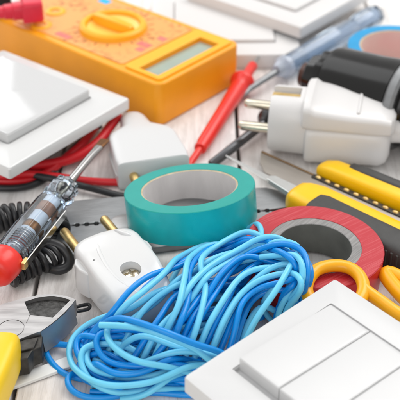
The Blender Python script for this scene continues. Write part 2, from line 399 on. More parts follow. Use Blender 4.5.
# ------------------------------------------------------------------ white triple light switch, close to the camera
A0 = (4.74, -8.78, 2.62)
AL, AR = Vector((-0.53, -13.55, 2.45)), Vector((6.72, -10.79, 2.5))
A0v = Vector(A0); Ys = (A0v - AL).normalized(); Xs = (AR - A0v).normalized(); Xs = (Xs - Ys * Xs.dot(Ys)).normalized(); K = (A0v - AL).length / 7.85
t = thing('light_switch', 'white triple rocker switch lying across the blue wires and the red tape', 'light switch', A0v - Xs.cross(Ys).normalized() * .72 * K, X=Xs, Y=Ys)
t.scale = (K, K, K)
obj('frame', loft(frame_rings(0, 7.85, -7.85, 0, .03, .72, .14, .10, .03)), M['white'], t, smooth=25, cuts=(prism(rrect(.88, 6.12 + .85, -6.35, -1.2, .06), .35, 2),))
obj('inner_frame', loft([[(x, y, z) for x, y in rrect(.89 + i, 6.96 - i, -6.34 + i, -1.21 - i, .06)] for i, z in ((0, .3), (0, .68), (.012, .70), (.03, .70), (.03, .3))], closed=True), M['white'], t, smooth=25)
obj('rocker_bed', box(.9, 6.95, -6.33, -1.22, .3, .54), M['white'], t)
for x0, x1 in ((.915, 2.835), (2.865, 4.74), (4.77, 6.8)):
    rb = loft([[(x, y, .3) for x, y in rrect(x0, x1, -6.05, -1.27, .05, 3)], [(x, y, .86) for x, y in rrect(x0, x1, -6.05, -1.27, .05, 3)],
               [(x, y, .90) for x, y in rrect(x0 + .03, x1 - .03, -6.02, -1.375, .05, 3)], [(x, y, .91) for x, y in rrect(x0 + .1, x1 - .1, -5.95, -1.45, .05, 3)]])
    for v in rb.verts:
        if v.co.z > .5: v.co.z += (-v.co.y - 1.345) / 4.7 * .36 - .13
    obj('rocker', rb, M['white'], t, smooth=25)

# ------------------------------------------------------------------ tape rolls
def tape(label, loc_, ro, rc, ri, h, mtop, mside, medge, mcore, tilt=(0, 0), spin=0, bev=.05):
    t = thing('tape_roll', label, 'tape')
    t.matrix_world = Matrix.Translation(Vector(loc_) * S) @ Matrix.Rotation(R(tilt[0]), 4, 'X') @ Matrix.Rotation(R(tilt[1]), 4, 'Y') @ Matrix.Rotation(R(spin), 4, 'Z')
    o = obj('wound_tape', lathe([(rc, 0), (rc, h), (ro - .03, h), (ro, h - .03), (ro, .03), (ro - .03, 0)], 128, closed=True), mtop, t, smooth=35)
    o.data.materials.append(mside)
    for p in o.data.polygons:
        if abs(p.normal.z) < .5: p.material_index = 1
    c = obj('core', lathe([(ri, .04), (ri, h - .05), (ri + .02, h - .03), (rc - .004, h - .02), (rc - .004, .02), (ri + .02, .03)], 128, closed=True), medge, t, smooth=35)
    c.data.materials.append(mcore)
    for p in c.data.polygons:
        if abs(p.normal.z) < .5: p.material_index = 1
    return t
tape('teal insulating tape roll with grey cardboard core', (-.31, -2.30, .62), 2.68, 1.99, 1.92, 1.42, M['teal'], M['teal_side'], M['card_edge'], M['card'], (-11.5, -5))
tape('red insulating tape roll with scratched top and dark grey core', (4.36, -5.35, .12), 2.66, 1.80, 1.42, 1.42, M['redtape'], M['redtape_side'], M['core_edge'], M['core_in'], (0, 2))
tape('bright blue tape roll with pinkish cardboard core', (10.2, 11.6, .02), 2.55, 1.95, 1.86, 1.75, M['bluetape'], M['bluetape'], M['card_edge'], M['pinkcore'])

# ------------------------------------------------------------------ flat two-pin plug with a screw, beside the teal tape
def pin(name, p, axis_len, r, m, parent, axis='y', tipr=.12):
    L_ = axis_len; sgn = 1 if L_ > 0 else -1; L_ = abs(L_)
    prof = [(r, -.5), (r, L_ - tipr), (r * .86, L_ - tipr * .4), (r * .55, L_)]
    return obj(name, lathe([(a, sgn * b) for a, b in prof], 24, axis=axis, c=p), m, parent)
PB = (-3.83, -4.94, 1.22)
t = thing('power_plug', 'white two-pin plug with a screw and brass pins pointing at the pliers', 'power plug', (PB[0], PB[1], 0), 29); t.scale = (.95, .95, .97)
out = [(1.44, -.62), (1.46, -.9), (1.32, -1.15), (1.34, -1.4), (1.56, -1.7), (1.56, -2.1), (1.40, -3.0), (1.22, -4.0), (.9, -4.35)]
arc = [(1.22, -.30), (1.0, -.12), (.7, .02), (.35, .10), (0, .12), (-.35, .10), (-.7, .02), (-1.0, -.12), (-1.22, -.30)]
left = [(-x, y) for x, y in out]
poly = [(x, y) for x, y in arc] + left + [(0, -4.4)] + out[::-1]
b = loft_x([(.16, 2.3, 1.25, 0, 1.06, 5), (.10, 2.55, 1.52, 0, 1.05, 6), (-.02, 2.68, 1.66, 0, 1.05, 7), (-.5, 2.80, 1.76, 0, 1.05, 7.5), (-1.2, 2.78, 1.80, 0, 1.05, 7.5), (-1.9, 2.80, 1.80, 0, 1.05, 7.5),
            (-2.6, 2.76, 1.74, 0, 1.02, 7.5), (-3.4, 2.56, 1.60, 0, .95, 7), (-4.15, 2.3, 1.40, 0, .86, 6), (-4.35, 2.05, 1.2, 0, .84, 5), (-4.42, 1.7, .9, 0, .84, 4)], 96)
bmesh.ops.rotate(b, cent=(0, 0, 0), matrix=Matrix.Rotation(R(90), 3, 'Z'), verts=b.verts)
for v in b.verts: v.co.y -= .30 * (v.co.x / 1.3) ** 2 * max(0, 1 + v.co.y / 1.2)
for sx in (-1, 1):
    pl_ = [(sx * x_, y_) for x_, y_ in ((1.2, -.6), (1.46, -.66), (1.62, -1.0), (1.61, -1.4), (1.44, -1.85), (1.2, -1.95))]
    obj('grip_wing', prism(pl_, .3, 1.55), M['white_gloss'], t, bev=.09, seg=3, smooth=50)
obj('body', b, M['white_gloss'], t, smooth=40,
    cuts=(lathe([(.38, 1.45), (.38, 1.66), (.41, 1.8), (.48, 2.6)], 40, c=(.02, -2.75, 0)), lathe([(.05, 1.6), (.05, 2.6)], 14, c=(-1.02, -1.62, 0))))
obj('cover_ridge', tube([(-.50, -.1, 1.80), (-.46, -.6, 1.88), (-.64, -1.3, 1.935), (-.74, -2.2, 1.90), (-.62, -3.1, 1.77), (-.2, -4.0, 1.56)], .09, 12, flat=.5), M['white_gloss'], t, smooth=60)
obj('grip_rib', loft_x([(.55, .2, .3, -.2, 1.78, 2.5), (.66, .34, .42, -.5, 1.82, 2.5), (.9, .36, .42, -.72, 1.80, 2.5), (1.14, .2, .3, -.8, 1.66, 2.5)], 24), M['white_gloss'], t, smooth=60)
s = obj('screw', lathe([(.01, 1.70), (.22, 1.69), (.34, 1.62), (.34, 1.40), (.01, 1.40)], 36, c=(.02, -2.75, 0)), M['nickel'], t,
        cuts=(box(-.35, .39, -2.81, -2.69, 1.59, 2), box(-.04, .08, -3.1, -2.4, 1.59, 2)))
pin('pin', (-.92, -.1, 1.15), 1.95, .2, M['brass'], t); pin('pin', (.92, -.1, 1.15), 1.95, .2, M['brass'], t)

# ------------------------------------------------------------------ flat europlug in front of the meter
t = thing('power_plug', 'white slim europlug standing between the multimeter and the teal tape', 'power plug', (-2.0, 1.05, 0), 15)
secs = [(0.0, 3.0, 1.25, 0, .72, 5), (.06, 3.2, 1.42, 0, .72, 9), (.5, 3.28, 1.46, 0, .73, 10), (2.3, 3.1, 1.46, 0, .73, 10), (2.75, 2.9, 1.44, 0, .72, 8),
        (3.15, 2.1, 1.38, 0, .70, 6), (3.5, 1.5, 1.3, 0, .69, 4), (4.5, 1.25, 1.2, 0, .67, 3), (4.9, 1.1, 1.05, 0, .62, 2.6), (5.05, .8, .75, 0, .6, 2.4)]
b = loft_x(secs); bmesh.ops.rotate(b, cent=(0, 0, 0), matrix=Matrix.Rotation(R(90), 3, 'Z'), verts=b.verts)
obj('body', b, M['white'], t, smooth=50)
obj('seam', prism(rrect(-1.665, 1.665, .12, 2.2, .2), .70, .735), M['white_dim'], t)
pin('pin', (-.93, .1, .72), -1.0, .2, M['brass'], t); pin('pin', (.93, .1, .72), -1.0, .2, M['brass'], t)

# ------------------------------------------------------------------ large earthed plug
SC = (3.33, 4.61, 1.52)
def pobj(name, bm_, m, parent, cuts=(), **k):
    for q in (bm_,) + tuple(cuts): bmesh.ops.scale(q, vec=(1, .8, .8), verts=q.verts)
    return obj(name, bm_, m, parent, cuts=cuts, **k)
t = thing('power_plug', 'big round white earthed plug with two nickel pins, beside the black lamp holder', 'power plug', (SC[0], SC[1], 0), 168)
pobj('face_disc', loft_x([(-1.75, 3.55, 3.55, 0, 1.9, 2.6), (-1.6, 3.62, 3.62, 0, 1.9, 2.6), (-.12, 3.56, 3.56, 0, 1.9, 2.6), (0, 3.40, 3.40, 0, 1.9, 2.6)], 64), M['white_warm'], t, smooth=40,
    cuts=(box(-1.3, .4, -.55, .55, 3.3, 4.2), box(-1.3, .4, -.55, .55, -.4, .42)))
pobj('earth_clip', box(-1.28, .02, -.34, .34, 3.22, 3.40), M['brass'], t, bev=.05)
pobj('earth_clip', box(-1.28, .02, -.34, .34, .36, .48), M['brass'], t, bev=.05)
pobj('lower_shell', loft_x([(-1.68, 3.6, 2.5, 0, 1.32, 4), (-1.76, 4.0, 2.55, 0, 1.32, 4.5), (-1.95, 4.16, 2.55, 0, 1.32, 4.5), (-2.15, 4.02, 2.55, 0, 1.32, 4.5), (-3.6, 3.74, 2.5, 0, 1.34, 4.5), (-4.7, 3.66, 2.4, 0, 1.36, 4.5), (-5.05, 3.62, 2.4, 0, 1.36, 4.5), (-5.35, 3.1, 2.2, 0, 1.36, 4), (-5.5, 2.3, 1.6, 0, 1.4, 3)], 56), M['white_warm'], t, smooth=40)
pobj('upper_shell', loft_x([(-1.5, 3.6, 1.5, 0, 3.02, 4), (-1.58, 4.0, 1.62, 0, 3.05, 4.5), (-1.85, 4.12, 1.70, 0, 3.06, 4.5), (-2.1, 4.06, 1.45, 0, 2.95, 4.5), (-3.6, 3.85, 1.25, 0, 2.86, 4.5), (-4.9, 3.6, 1.25, 0, 2.80, 4.5), (-5.45, 3.3, 1.1, 0, 2.72, 4), (-5.62, 2.5, .8, 0, 2.65, 3)], 56), M['white_warm'], t, smooth=40)
pobj('top_rib', box(-4.05, -3.9, -1.4, 1.4, 3.3, 3.55), M['white_warm'], t, bev=.06)
pobj('cable_boot', loft_x([(-5.4, 1.6, 1.6, 0, 1.95, 2.4), (-5.7, 1.5, 1.5, 0, 1.95, 2.2), (-7.2, 1.2, 1.2, 0, 1.9, 2.1), (-7.3, .9, .9, 0, 1.9, 2)], 40), M['white_warm'], t, smooth=40)
pobj('cable', tube([(-7.2, 0, 1.9), (-8.5, 0, 1.7), (-10.5, .6, .9), (-13, 1.6, .42)], .36), M['white_warm'], t)
for y, z in ((-.95, 2.08), (.95, 1.72)): 
    pin('pin', (-.2, y * .84, z * .8), 1.62, .225, M['nickel'], t, axis='x', tipr=.18)

# ------------------------------------------------------------------ black lamp holder
LH = (5.3, 7.87, 1.96)
def lobj(name, bm_, m, parent, **k):
    bmesh.ops.scale(bm_, vec=(1.08, 1.26, 1.26), verts=bm_.verts)
    return obj(name, bm_, m, parent, **k)
t = thing('lamp_holder', 'glossy black lamp holder lying on its side by the blue tape', 'lamp holder', (LH[0], LH[1], 0), -34)
lobj('body', lathe([(.5, .95), (1.22, 1.0), (1.36, 1.12), (1.42, 1.4), (1.50, 3.3), (1.56, 3.95), (1.56, 4.3), (1.48, 4.4), (1.2, 4.42)], 72, axis='x', c=(0, 0, 1.56)), M['black_gloss'], t, smooth=30)
cap_ = lobj('end_cap', lathe([(.4, 0), (.72, .02), (.88, .14), (.98, .5), (1.02, .62), (1.18, .66), (1.22, .80), (1.22, 1.02)], 64, axis='x', c=(0, 0, 1.56), lobes=10, depth=.06), M['black_gloss'], t, smooth=30)
lobj('cable_nut', lathe([(.3, -.35), (.46, -.3), (.5, .04)], 40, axis='x', c=(0, 0, 1.56)), mat('dark_brown_bakelite', (.07, .025, .015), .35), t)
lobj('locking_ring', lathe([(1.30, 4.36), (1.62, 4.38), (1.72, 4.5), (1.72, 4.75), (1.62, 4.86), (1.30, 4.88)], 72, axis='x', c=(0, 0, 1.56), closed=True), M['steel_matt'], t, smooth=30)
lobj('threaded_skirt', lathe([(1.25, 4.4), (1.48, 4.86)] + [(1.48 + .06 * (k % 2), 4.9 + .14 * k) for k in range(14)] + [(1.4, 6.9), (1.1, 6.92)], 64, axis='x', c=(0, 0, 1.56)), M['black_gloss'], t, smooth=30)

# ------------------------------------------------------------------ voltage testers (screwdrivers with a clear handle)
def along(p, q): 
    p, q = Vector(p), Vector(q); X = (q - p).normalized(); Yv = Vector((0, 0, 1)).cross(X).normalized()
    return X, Yv, (q - p).length
TA, TB = (-7.46, -6.76, 1.5), (-5.69, -1.41, 1.45)
X, Yv, L_ = along(TA, TB)
t = thing('voltage_tester', 'voltage tester screwdriver with clear blue handle and bright red cap', 'screwdriver', TA, X=X, Y=Yv)
def hexprof(prof, n=6, tw=0):
    rings = []
    for r, s in prof:
        rings.append([(s, r * math.cos(2 * math.pi * k / n + tw), r * math.sin(2 * math.pi * k / n + tw)) for k in range(n)])
    return loft(rings)
obj('handle', hexprof([(.52, .55), (.66, .7), (.70, 2.2), (.68, 3.8), (.66, 4.55), (.52, 4.75), (.44, 4.9)], 8, R(22.5)), M['clear'], t, bev=.05, seg=2)
obj('collar', lathe([(.40, 4.82), (.56, 4.92), (.66, 5.1), (.66, 5.35), (.58, 5.5), (.50, 5.58), (.58, 5.66), (.60, 5.9), (.46, 6.05), (.2, 6.1)], 40, axis='x', lobes=8, depth=.12), M['clear'], t, smooth=30)
obj('brightening_core', lathe([(.05, .6), (.22, .7), (.22, 4.55), (.1, 4.7)], 28, axis='x'), M['clear_inner'], t)  # added pale rod, lightens the clear handle over the black cord
obj('spring', helix([(1.0, 0, 0), (2.1, 0, 0)], .30, .04, .15, 6, 14), M['shaft'], t)
obj('neon_bulb', lathe([(.1, 2.2), (.22, 2.3), (.26, 2.5), (.22, 2.75), (.1, 2.85)], 24, axis='x'), M['copper_tip'], t)
obj('resistor', lathe([(.1, 3.4), (.25, 3.46), (.25, 4.1), (.1, 4.15)], 24, axis='x'), M['resistor'], t)
obj('contact_rod', lathe([(.09, 4.3), (.09, 5.8)], 16, axis='x'), M['nickel'], t)
obj('cap', lathe([(.01, -.50), (.40, -.47), (.58, -.38), (.66, -.22), (.69, .1), (.70, .30), (.69, .56), (.62, .62), (.3, .62)], 48, axis='x'), M['red'], t, smooth=50)
obj('shaft', loft_x([(5.6, .36, .36, 0, 0, 2), (8.6, .34, .34, 0, -.03, 2), (9.4, .40, .22, 0, -.05, 2.6)]), M['shaft'], t, smooth=50)
obj('tip', loft_x([(9.39, .40, .22, 0, -.05, 2.6), (10.0, .44, .10, 0, -.07, 4), (10.15, .42, .07, 0, -.07, 4)]), M['copper_tip'], t, smooth=50)
obj('pocket_clip', box(.55, 4.1, -.86, -.80, -.16, .16), M['shaft'], t, bev=.02)
obj('clip_foot', box(.34, .74, -.86, -.68, -.16, .16), M['brass'], t, bev=.03)

TA, TB = (10.12, 17.9, 0.75), (3.98, 10.88, 0.7)
X, Yv, L_ = along(TA, TB)
t = thing('voltage_tester', 'screwdriver with translucent blue handle lying behind the black lamp holder', 'screwdriver', TA, X=X, Y=Yv)
obj('handle', hexprof([(.45, 0), (.6, .15), (.66, 1.0), (.60, 2.1), (.52, 2.3), (.52, 2.5), (.60, 2.7), (.62, 4.5), (.55, L_ - 1.2), (.46, L_ - .9)], 8), M['clear'], t, bev=.05, seg=2)
obj('handle_core', lathe([(.24, .3), (.24, L_ - 1.0)], 28, axis='x'), M['blue_clear'], t)
obj('collar', lathe([(.42, L_ - 1.0), (.58, L_ - .8), (.58, L_ - .5), (.42, L_ - .3), (.3, L_ + .05)], 40, axis='x'), M['blue_clear'], t, smooth=30)
obj('shaft', loft_x([(L_ - .4, .36, .36, 0, 0, 2), (L_ + 2.2, .32, .32, 0, -.12, 2), (L_ + 3.0, .36, .12, 0, -.25, 3)]), M['steel_matt'], t, smooth=50)

# ------------------------------------------------------------------ meter test probes
def probe(label, TA, TB, m, needle, r=1.0, cable=None, group='test probes of the multimeter'):
    X, Yv, L_ = along(TA, TB)
    t = thing('test_probe', label, 'test probe', TA, X=X, Y=Yv, group=group)
    obj('handle', lathe([(.16, -.02), (.27, 0), (.30, .08), (.29, .3), (.33, .5), (.37, L_ * .55), (.44, L_ - .9), (.47, L_ - .45), (.60, L_ - .30), (.64, L_ - .12), (.58, L_ + .05), (.36, L_ + .2), (.27, L_ + .5), (.26, L_ + needle), (.16, L_ + needle + .14)], 40, axis='x'), m, t, smooth=50)
    obj('needle', lathe([(.09, L_ + needle), (.09, L_ + needle + .9), (.01, L_ + needle + 1.2)], 16, axis='x'), M['shaft'], t)
    if cable: obj('cable', tube(cable, .17), m, t)
probe('red test probe with round finger guard, beside the multimeter corner', (0.0, 3.53, 0.45), (2.19, 9.84, 0.66), M['red'], 1.7, cable=[(.05, 0, 0), (-.5, .03, -.05), (-1.3, .05, -.12), (-2.4, -.3, -.2), (-3.4, -.8, -.25)])
TA, TB = (3.68, 6.67, 0.55), (0.49, 2.19, 0.42)
X, Yv, L_ = along(TA, TB)
t = thing('test_probe', 'black test probe lying under the nickel pins of the big plug', 'test probe', TA, X=X, Y=Yv, group='test probes of the multimeter')
obj('handle', lathe([(.2, -.3), (.36, -.2), (.40, .3), (.52, .5), (.56, .7), (.52, .85), (.34, 1.0), (.26, 1.2)], 40, axis='x'), M['black'], t, smooth=50)
obj('rod', lathe([(.23, 1.1), (.22, L_ - .1), (.14, L_)], 32, axis='x'), mat('dark_polished_rod', (.10, .10, .105), .22, .7), t, smooth=50)
obj('needle', lathe([(.09, L_ - .1), (.08, L_ + .8), (.01, L_ + 1.1)], 16, axis='x'), M['shaft'], t)

# ------------------------------------------------------------------ two white plates at the back
def socket_plate(label, corner, rot, h):
    t = thing('switch_plate', label, 'switch plate', corner, rot, 'blurred white plates at the back of the table')
    obj('frame', loft(frame_rings(0, 8.1, 0, 8.1, .02, h, .14, .14, .05)), M['white_warm'], t, smooth=25, cuts=(prism(rrect(1.3, 6.8, 1.3, 6.8, .1), h - .12, 4),))
    obj('insert', prism(rrect(1.35, 6.75, 1.35, 6.75, .1), h - .2, h + .22), M['white_warm'], t, bev=.06)
p = (5.41, 13.96, 1.75)
socket_plate('white switch plate at the back, propped on another plate', (p[0], p[1], 1.05), 50, .68)
p = (5.51, 12.65, 0.8)
socket_plate('white switch plate lying beneath the propped plate at the back', (p[0] - .1, p[1] - .1, 0), 91, .85)

# ------------------------------------------------------------------ flat grey jaws under the teal tape
t = thing('pliers', 'large flat grey steel pliers jaws lying under the teal tape', 'pliers', (-1.0, -1.8, 0), 7.6)
ux, uy = math.cos(R(7.6)), math.sin(R(7.6))
def jl(p): dx, dy = p[0] + 1.0, p[1] + 1.8; return (dx * ux + dy * uy, -dx * uy + dy * ux)
teeth_u, teeth_l = [], []
x = -4.8
while x < 3.6:
    teeth_u += [(x, .035), (x + .18, .035), (x + .22, .11), (x + .32, .11), (x + .36, .035)]
    teeth_l += [(x, -.035), (x + .18, -.035), (x + .22, -.11), (x + .32, -.11), (x + .36, -.035)]
    x += .4
up = [jl(p) for p in ((4.15, -.95), (3.95, -.35), (3.5, .2), (2.9, .46), (2.3, .42), (-1.5, -.02), (-4.2, -.35), (-5.5, -.58), (-6.0, -1.4))]
lo = [jl(p) for p in ((-5.9, -3.6), (-5.2, -4.4), (-3.5, -4.3), (.5, -3.4), (2.6, -2.7), (3.7, -2.2), (4.2, -1.55))]
obj('jaw', prism(teeth_u + up, .05, .36), M['steel_matt'], t, bev=.04, seg=2)
obj('jaw', prism(teeth_l[::-1] + lo, .04, .34), M['steel_matt'], t, bev=.04, seg=2)
obj('pivot', lathe([(.01, .40), (.5, .40), (.56, .37), (.56, .2), (.01, .2)], 40, c=(-2.2, -.1, 0)), M['steel'], t)

# ------------------------------------------------------------------ side cutter with yellow handles
t = thing('side_cutter', 'steel side cutter with yellow grip in the corner beside the wires', 'pliers', (-6.2, -9.6, 0), 0)
def ol(l, dx=6.2, dy=9.6): return [(x + dx, y + dy) for x, y in l]
head = ol([(-4.50, -8.22), (-4.62, -8.12), (-4.9, -8.00), (-5.3, -7.90), (-5.8, -7.93), (-6.4, -8.12), (-7.1, -8.45), (-7.7, -8.95), (-8.0, -9.6), (-7.6, -10.3), (-6.9, -10.66), (-6.45, -10.62), (-6.2, -10.36), (-5.72, -10.06), (-5.55, -9.98), (-5.2, -9.55), (-4.85, -9.0), (-4.62, -8.55)])
rec = [(ol([q])[0]) for q in ((-6.36, -8.36), (-6.05, -9.10), (-5.22, -9.24), (-4.70, -8.26), (-5.0, -8.12), (-5.4, -8.04), (-5.9, -8.12))]
hb = loft([[(x * .97 + .02, y * .97 + .02, .42) for x, y in head], [(x, y, .55) for x, y in head], [(x, y, 1.12) for x, y in head], [(x * .985, y * .985, 1.2) for x, y in head]])
cutr = loft([[(x, y, z) for x, y in rec] for z in (1.02, 2)])
obj('head', hb, M['steel'], t, smooth=30, cuts=(cutr, lathe([(.44, 1.17), (.44, 1.4), (.475, 1.4), (.475, 1.17)], 48, c=(-.42, -.22, 0), closed=True), prism([(.13, .52), (.17, .52), (.10, .05), (.06, .05)], 1.17, 1.4)))
obj('cutting_recess', prism([(x * .995, y * .995) for x, y in rec], .95, 1.035), M['steel_dark'], t)
# polished slope of the nearer jaw
sl = ol([(-4.58, -8.45), (-4.83, -9.02), (-5.2, -9.58), (-5.56, -10.0)])
bm = new(); top = [bm.verts.new((x, y, 1.19)) for x, y in sl]; bot = [bm.verts.new((x + .12, y - .12, .35)) for x, y in sl]; inn = [bm.verts.new((x - .15, y + .1, .35)) for x, y in sl]
for i in range(3):
    bm.faces.new((top[i], top[i + 1], bot[i + 1], bot[i])); bm.faces.new((bot[i], bot[i + 1], inn[i + 1], inn[i])); bm.faces.new((inn[i], inn[i + 1], top[i + 1], top[i]))
bm.faces.new((top[0], bot[0], inn[0])); bm.faces.new((top[3], inn[3], bot[3]))
obj('jaw_slope', bm, M['steel_bevel'], t, smooth=50)
obj('joint_step', prism(ol([(-5.50, -10.02), (-5.46, -10.62), (-5.75, -10.8), (-5.86, -11.2), (-6.25, -11.3), (-6.35, -10.55), (-6.1, -10.3), (-5.75, -10.1)]), .30, 1.06), M['joint_dark'], t, bev=.05)
obj('joint_step', prism(ol([(-5.62, -10.2), (-5.7, -10.74), (-6.2, -10.95), (-6.3, -10.5), (-6.1, -10.34)]), 1.0, 1.14), M['joint_dark'], t, bev=.03)
def grip(name, pts, w, h):
    path = catmull(pts, .25); rings = []
    n = len(path)
    for i, p in enumerate(path):
        d = (path[min(n - 1, i + 1)] - path[max(0, i - 1)]).normalized(); s = d.cross(Vector((0, 0, 1))).normalized(); u = s.cross(d)
        k = i / (n - 1); e = .86 if i == 0 else (.95 if i == 1 else (.8 if i == n - 1 else 1))
        rings.append([tuple(p + s * a * e * (1 - .12 * k) + u * b * e) for a, b in sup(w, h, 4.0, 32)])
    return obj(name, loft(rings), M['yellow_grip'], t, smooth=50)
grip('grip', [(-.52, -1.12, 1.15), (-.62, -2.3, 1.15), (-.9, -4.0, 1.1), (-1.5, -7.0, 1.0)], 1.35, 1.55)
grip('grip', [(-2.0, .3, 1.0), (-3.2, -.1, 1.0), (-5.0, -1.4, 1.0), (-7.2, -3.8, 1.0)], 1.35, 1.5)

# small black loop at the cutter tip, white strip under the cutter
tag(obj('wire_clip', tube([(-4.8, -7.93, 0.5), (-4.45, -7.7, 0.45), (-4.17, -7.55, 0.4), (-4.09, -7.7, 0.4), (-4.18, -7.84, 0.4), (-4.46, -7.99, 0.45), (-4.77, -8.16, 0.5)], .07, 10, .05), M['black'], world=True), 'small black wire loop sticking out past the cutter tip', 'wire clip')
c1, c2 = (-6.52, -11.45, 0.1), (-4.11, -10.09, 0.1)
dv = (Vector(c2) - Vector(c1)).normalized(); nv = Vector((-dv.y, dv.x, 0)) * .27
pl = [Vector(c1) - nv, Vector(c2) - nv, Vector(c2) + nv, Vector(c1) + nv]
tag(obj('cable_tie', prism([(p.x, p.y) for p in pl], .03, .17), M['strap'], bev=.03, world=True), 'flat white plastic strip under the blue wire loops', 'cable tie')

# ------------------------------------------------------------------ knives
K0, K1 = (4.0, -0.58, 0.7), (7.93, -4.3, 0.7)
ang = math.degrees(math.atan2(K1[1] - K0[1], K1[0] - K0[0]))
t = thing('cutter_knife', 'yellow cutter with charcoal grip and bright blade, touching the red tape', 'knife', (K0[0], K0[1], 0), ang)
obj('body', loft_x([(-.02, 1.1, .75, .05, .60, 3.5), (.06, 1.35, .95, .05, .62, 3.5), (.35, 1.62, 1.08, .05, .64, 3.5), (1.0, 1.85, 1.2, .05, .66, 3.5), (3, 1.9, 1.22, .05, .67, 3.5), (8, 1.9, 1.2, .05, .66, 3.5), (11.2, 1.7, 1.1, 0, .62, 3.5), (11.6, 1.2, .8, 0, .6, 3)], 48), M['yellow'], t, smooth=50)
g = loft_x([(1.28, 1.25, .9, -.34, .66, 3.6), (1.36, 1.42, 1.22, -.34, .68, 3.6), (1.7, 1.50, 1.30, -.34, .69, 3.6), (6, 1.52, 1.32, -.34, .69, 3.6), (10.6, 1.4, 1.24, -.32, .66, 3.6), (10.9, 1.1, .9, -.3, .64, 3.6)], 48)
obj('grip', g, M['rubber'], t, smooth=50)
for k in range(7): obj('grip_ridge', box(4.6 + .26 * k, 4.74 + .26 * k, -1.125, -.7, .35, 1.1), M['rubber'], t, bev=.05, seg=2)
obj('blade_holder', prism([(.3, -.30), (.3, .42), (-1.35, .40), (-1.55, .22), (-1.5, -.05)], .62, .86), M['blade'], t, bev=.03, seg=2)
obj('blade', prism([(-1.2, .30), (-1.2, -.08), (-4.1, .20), (-4.2, .30)], .70, .77), M['blade'], t, bev=.01, seg=1)

K0, K1 = (5.13, 1.4, 0.6), (8.41, -1.34, 0.6)
ang = math.degrees(math.atan2(K1[1] - K0[1], K1[0] - K0[0]))
t = thing('cutter_knife', 'slim yellow knife with black back edge, behind the steel strip with brass bumps', 'knife', (K0[0], K0[1], 0), ang)
obj('body', loft_x([(-.02, .6, .5, .35, .55, 3), (.15, .9, .72, .40, .58, 3), (.6, 1.1, .86, .45, .6, 3.4), (2, 1.1, .9, .45, .6, 3.4), (9, 1.1, .9, .45, .6, 3.4), (9.4, .8, .6, .45, .6, 3)], 44), M['yellow'], t, smooth=50)
obj('grip', loft_x([(1.15, .4, .6, .80, .62, 3.4), (1.3, .62, .88, .80, .63, 3.4), (2, .68, .98, .80, .64, 3.4), (8.6, .66, .96, .80, .64, 3.4), (8.8, .4, .6, .8, .62, 3)], 40), M['rubber'], t, smooth=50)

E0, E1 = (2.83, 3.18, 0.5), (8.35, -1.79, 0.5)
ang = math.degrees(math.atan2(E1[1] - E0[1], E1[0] - E0[0]))
t = thing('steel_strip', 'flat taupe steel strip with brass bumps between the two yellow knives', 'steel strip', (E0[0], E0[1], 0), ang)
edge = [(0, 0), (9.6, .02)]
obj('blade', prism([(-.05, -.02), (.5, -.75), (1.2, -1.25), (9.6, -1.25)] + edge[::-1], .40, .50), M['taupe'], t)
obj('back_edge', tube([(0, 0, .5), (1.5, 0, .5), (3.0, 0, .5)], .06, 8), M['bronze'], t, smooth=50)
obj('dark_channel', box(2.95, 9.6, -.22, .06, .42, .56), M['joint_dark'], t, bev=.03, seg=2)
bm = new(); x = 3.1
while x < 9.4:                                     # the row of small brass bumps pressed along the channel
    rings = []
    for f, s_ in ((0, 1), (.5, .85), (.85, .5), (1, .12)):
        rings.append([(x + .15 + .15 * s_ * math.cos(2 * math.pi * k / 14), -.07 + .09 * s_ * math.sin(2 * math.pi * k / 14), .555 + .07 * f) for k in range(14)])
    loft(rings, bm=bm); x += .50
obj('bump_row', bm, M['brass'], t, smooth=60)

# ------------------------------------------------------------------ scissors
t = thing('scissors', 'scissors with orange finger loops, beside the red tape', 'scissors', (6.6, -7.6, 0), 0)
def w(l): return [(a - 6.6, b - 7.6 + 15.2, c) for a, b, c in l]
ringp = [(3.91, -7.92, 1.8), (4.26, -7.3, 1.8), (4.76, -7.03, 1.8), (5.35, -7.03, 1.78), (5.76, -7.37, 1.74), (5.91, -7.96, 1.7), (5.79, -8.6, 1.66), (5.37, -9.19, 1.6), (4.71, -9.41, 1.6), (4.1, -9.14, 1.65), (3.83, -8.54, 1.75)]
obj('finger_loop', tube(w(ringp), .245, 16, .1, closed=True, flat=.95), M['handle_orange'], t, smooth=60)
obj('shank', tube(w([(5.87, -8.08, 1.7), (6.04, -8.36, 1.65), (6.43, -8.75, 1.55), (7.1, -9.5, 1.45), (8.31, -10.33, 1.2)]), lambda k: .225 + .075 * k, 16, .1), M['handle_orange'], t, smooth=60)
obj('finger_loop', tube(w([(7.01, -6.48, 1.0), (7.19, -7.15, 1.0), (7.51, -7.91, 1.0), (8.06, -8.75, 1.0), (8.82, -8.97, 0.95), (9.38, -8.36, 0.9), (9.15, -7.67, 0.9), (8.39, -7.14, 0.95), (7.69, -6.85, 0.98), (7.25, -6.48, 1.0)]), .29, 18, .1, closed=True), M['handle_orange'], t, smooth=60)
b0 = Vector((8.35, -10.21, 1.1))
obj('blade', prism([(b0.x - 6.6 - .3, b0.y + 7.6), (b0.x - 6.6 + .2, b0.y + 7.6 + .5), (b0.x - 6.6 + 6, b0.y + 7.6 - 3.4)], 1.0, 1.15), M['blade'], t)

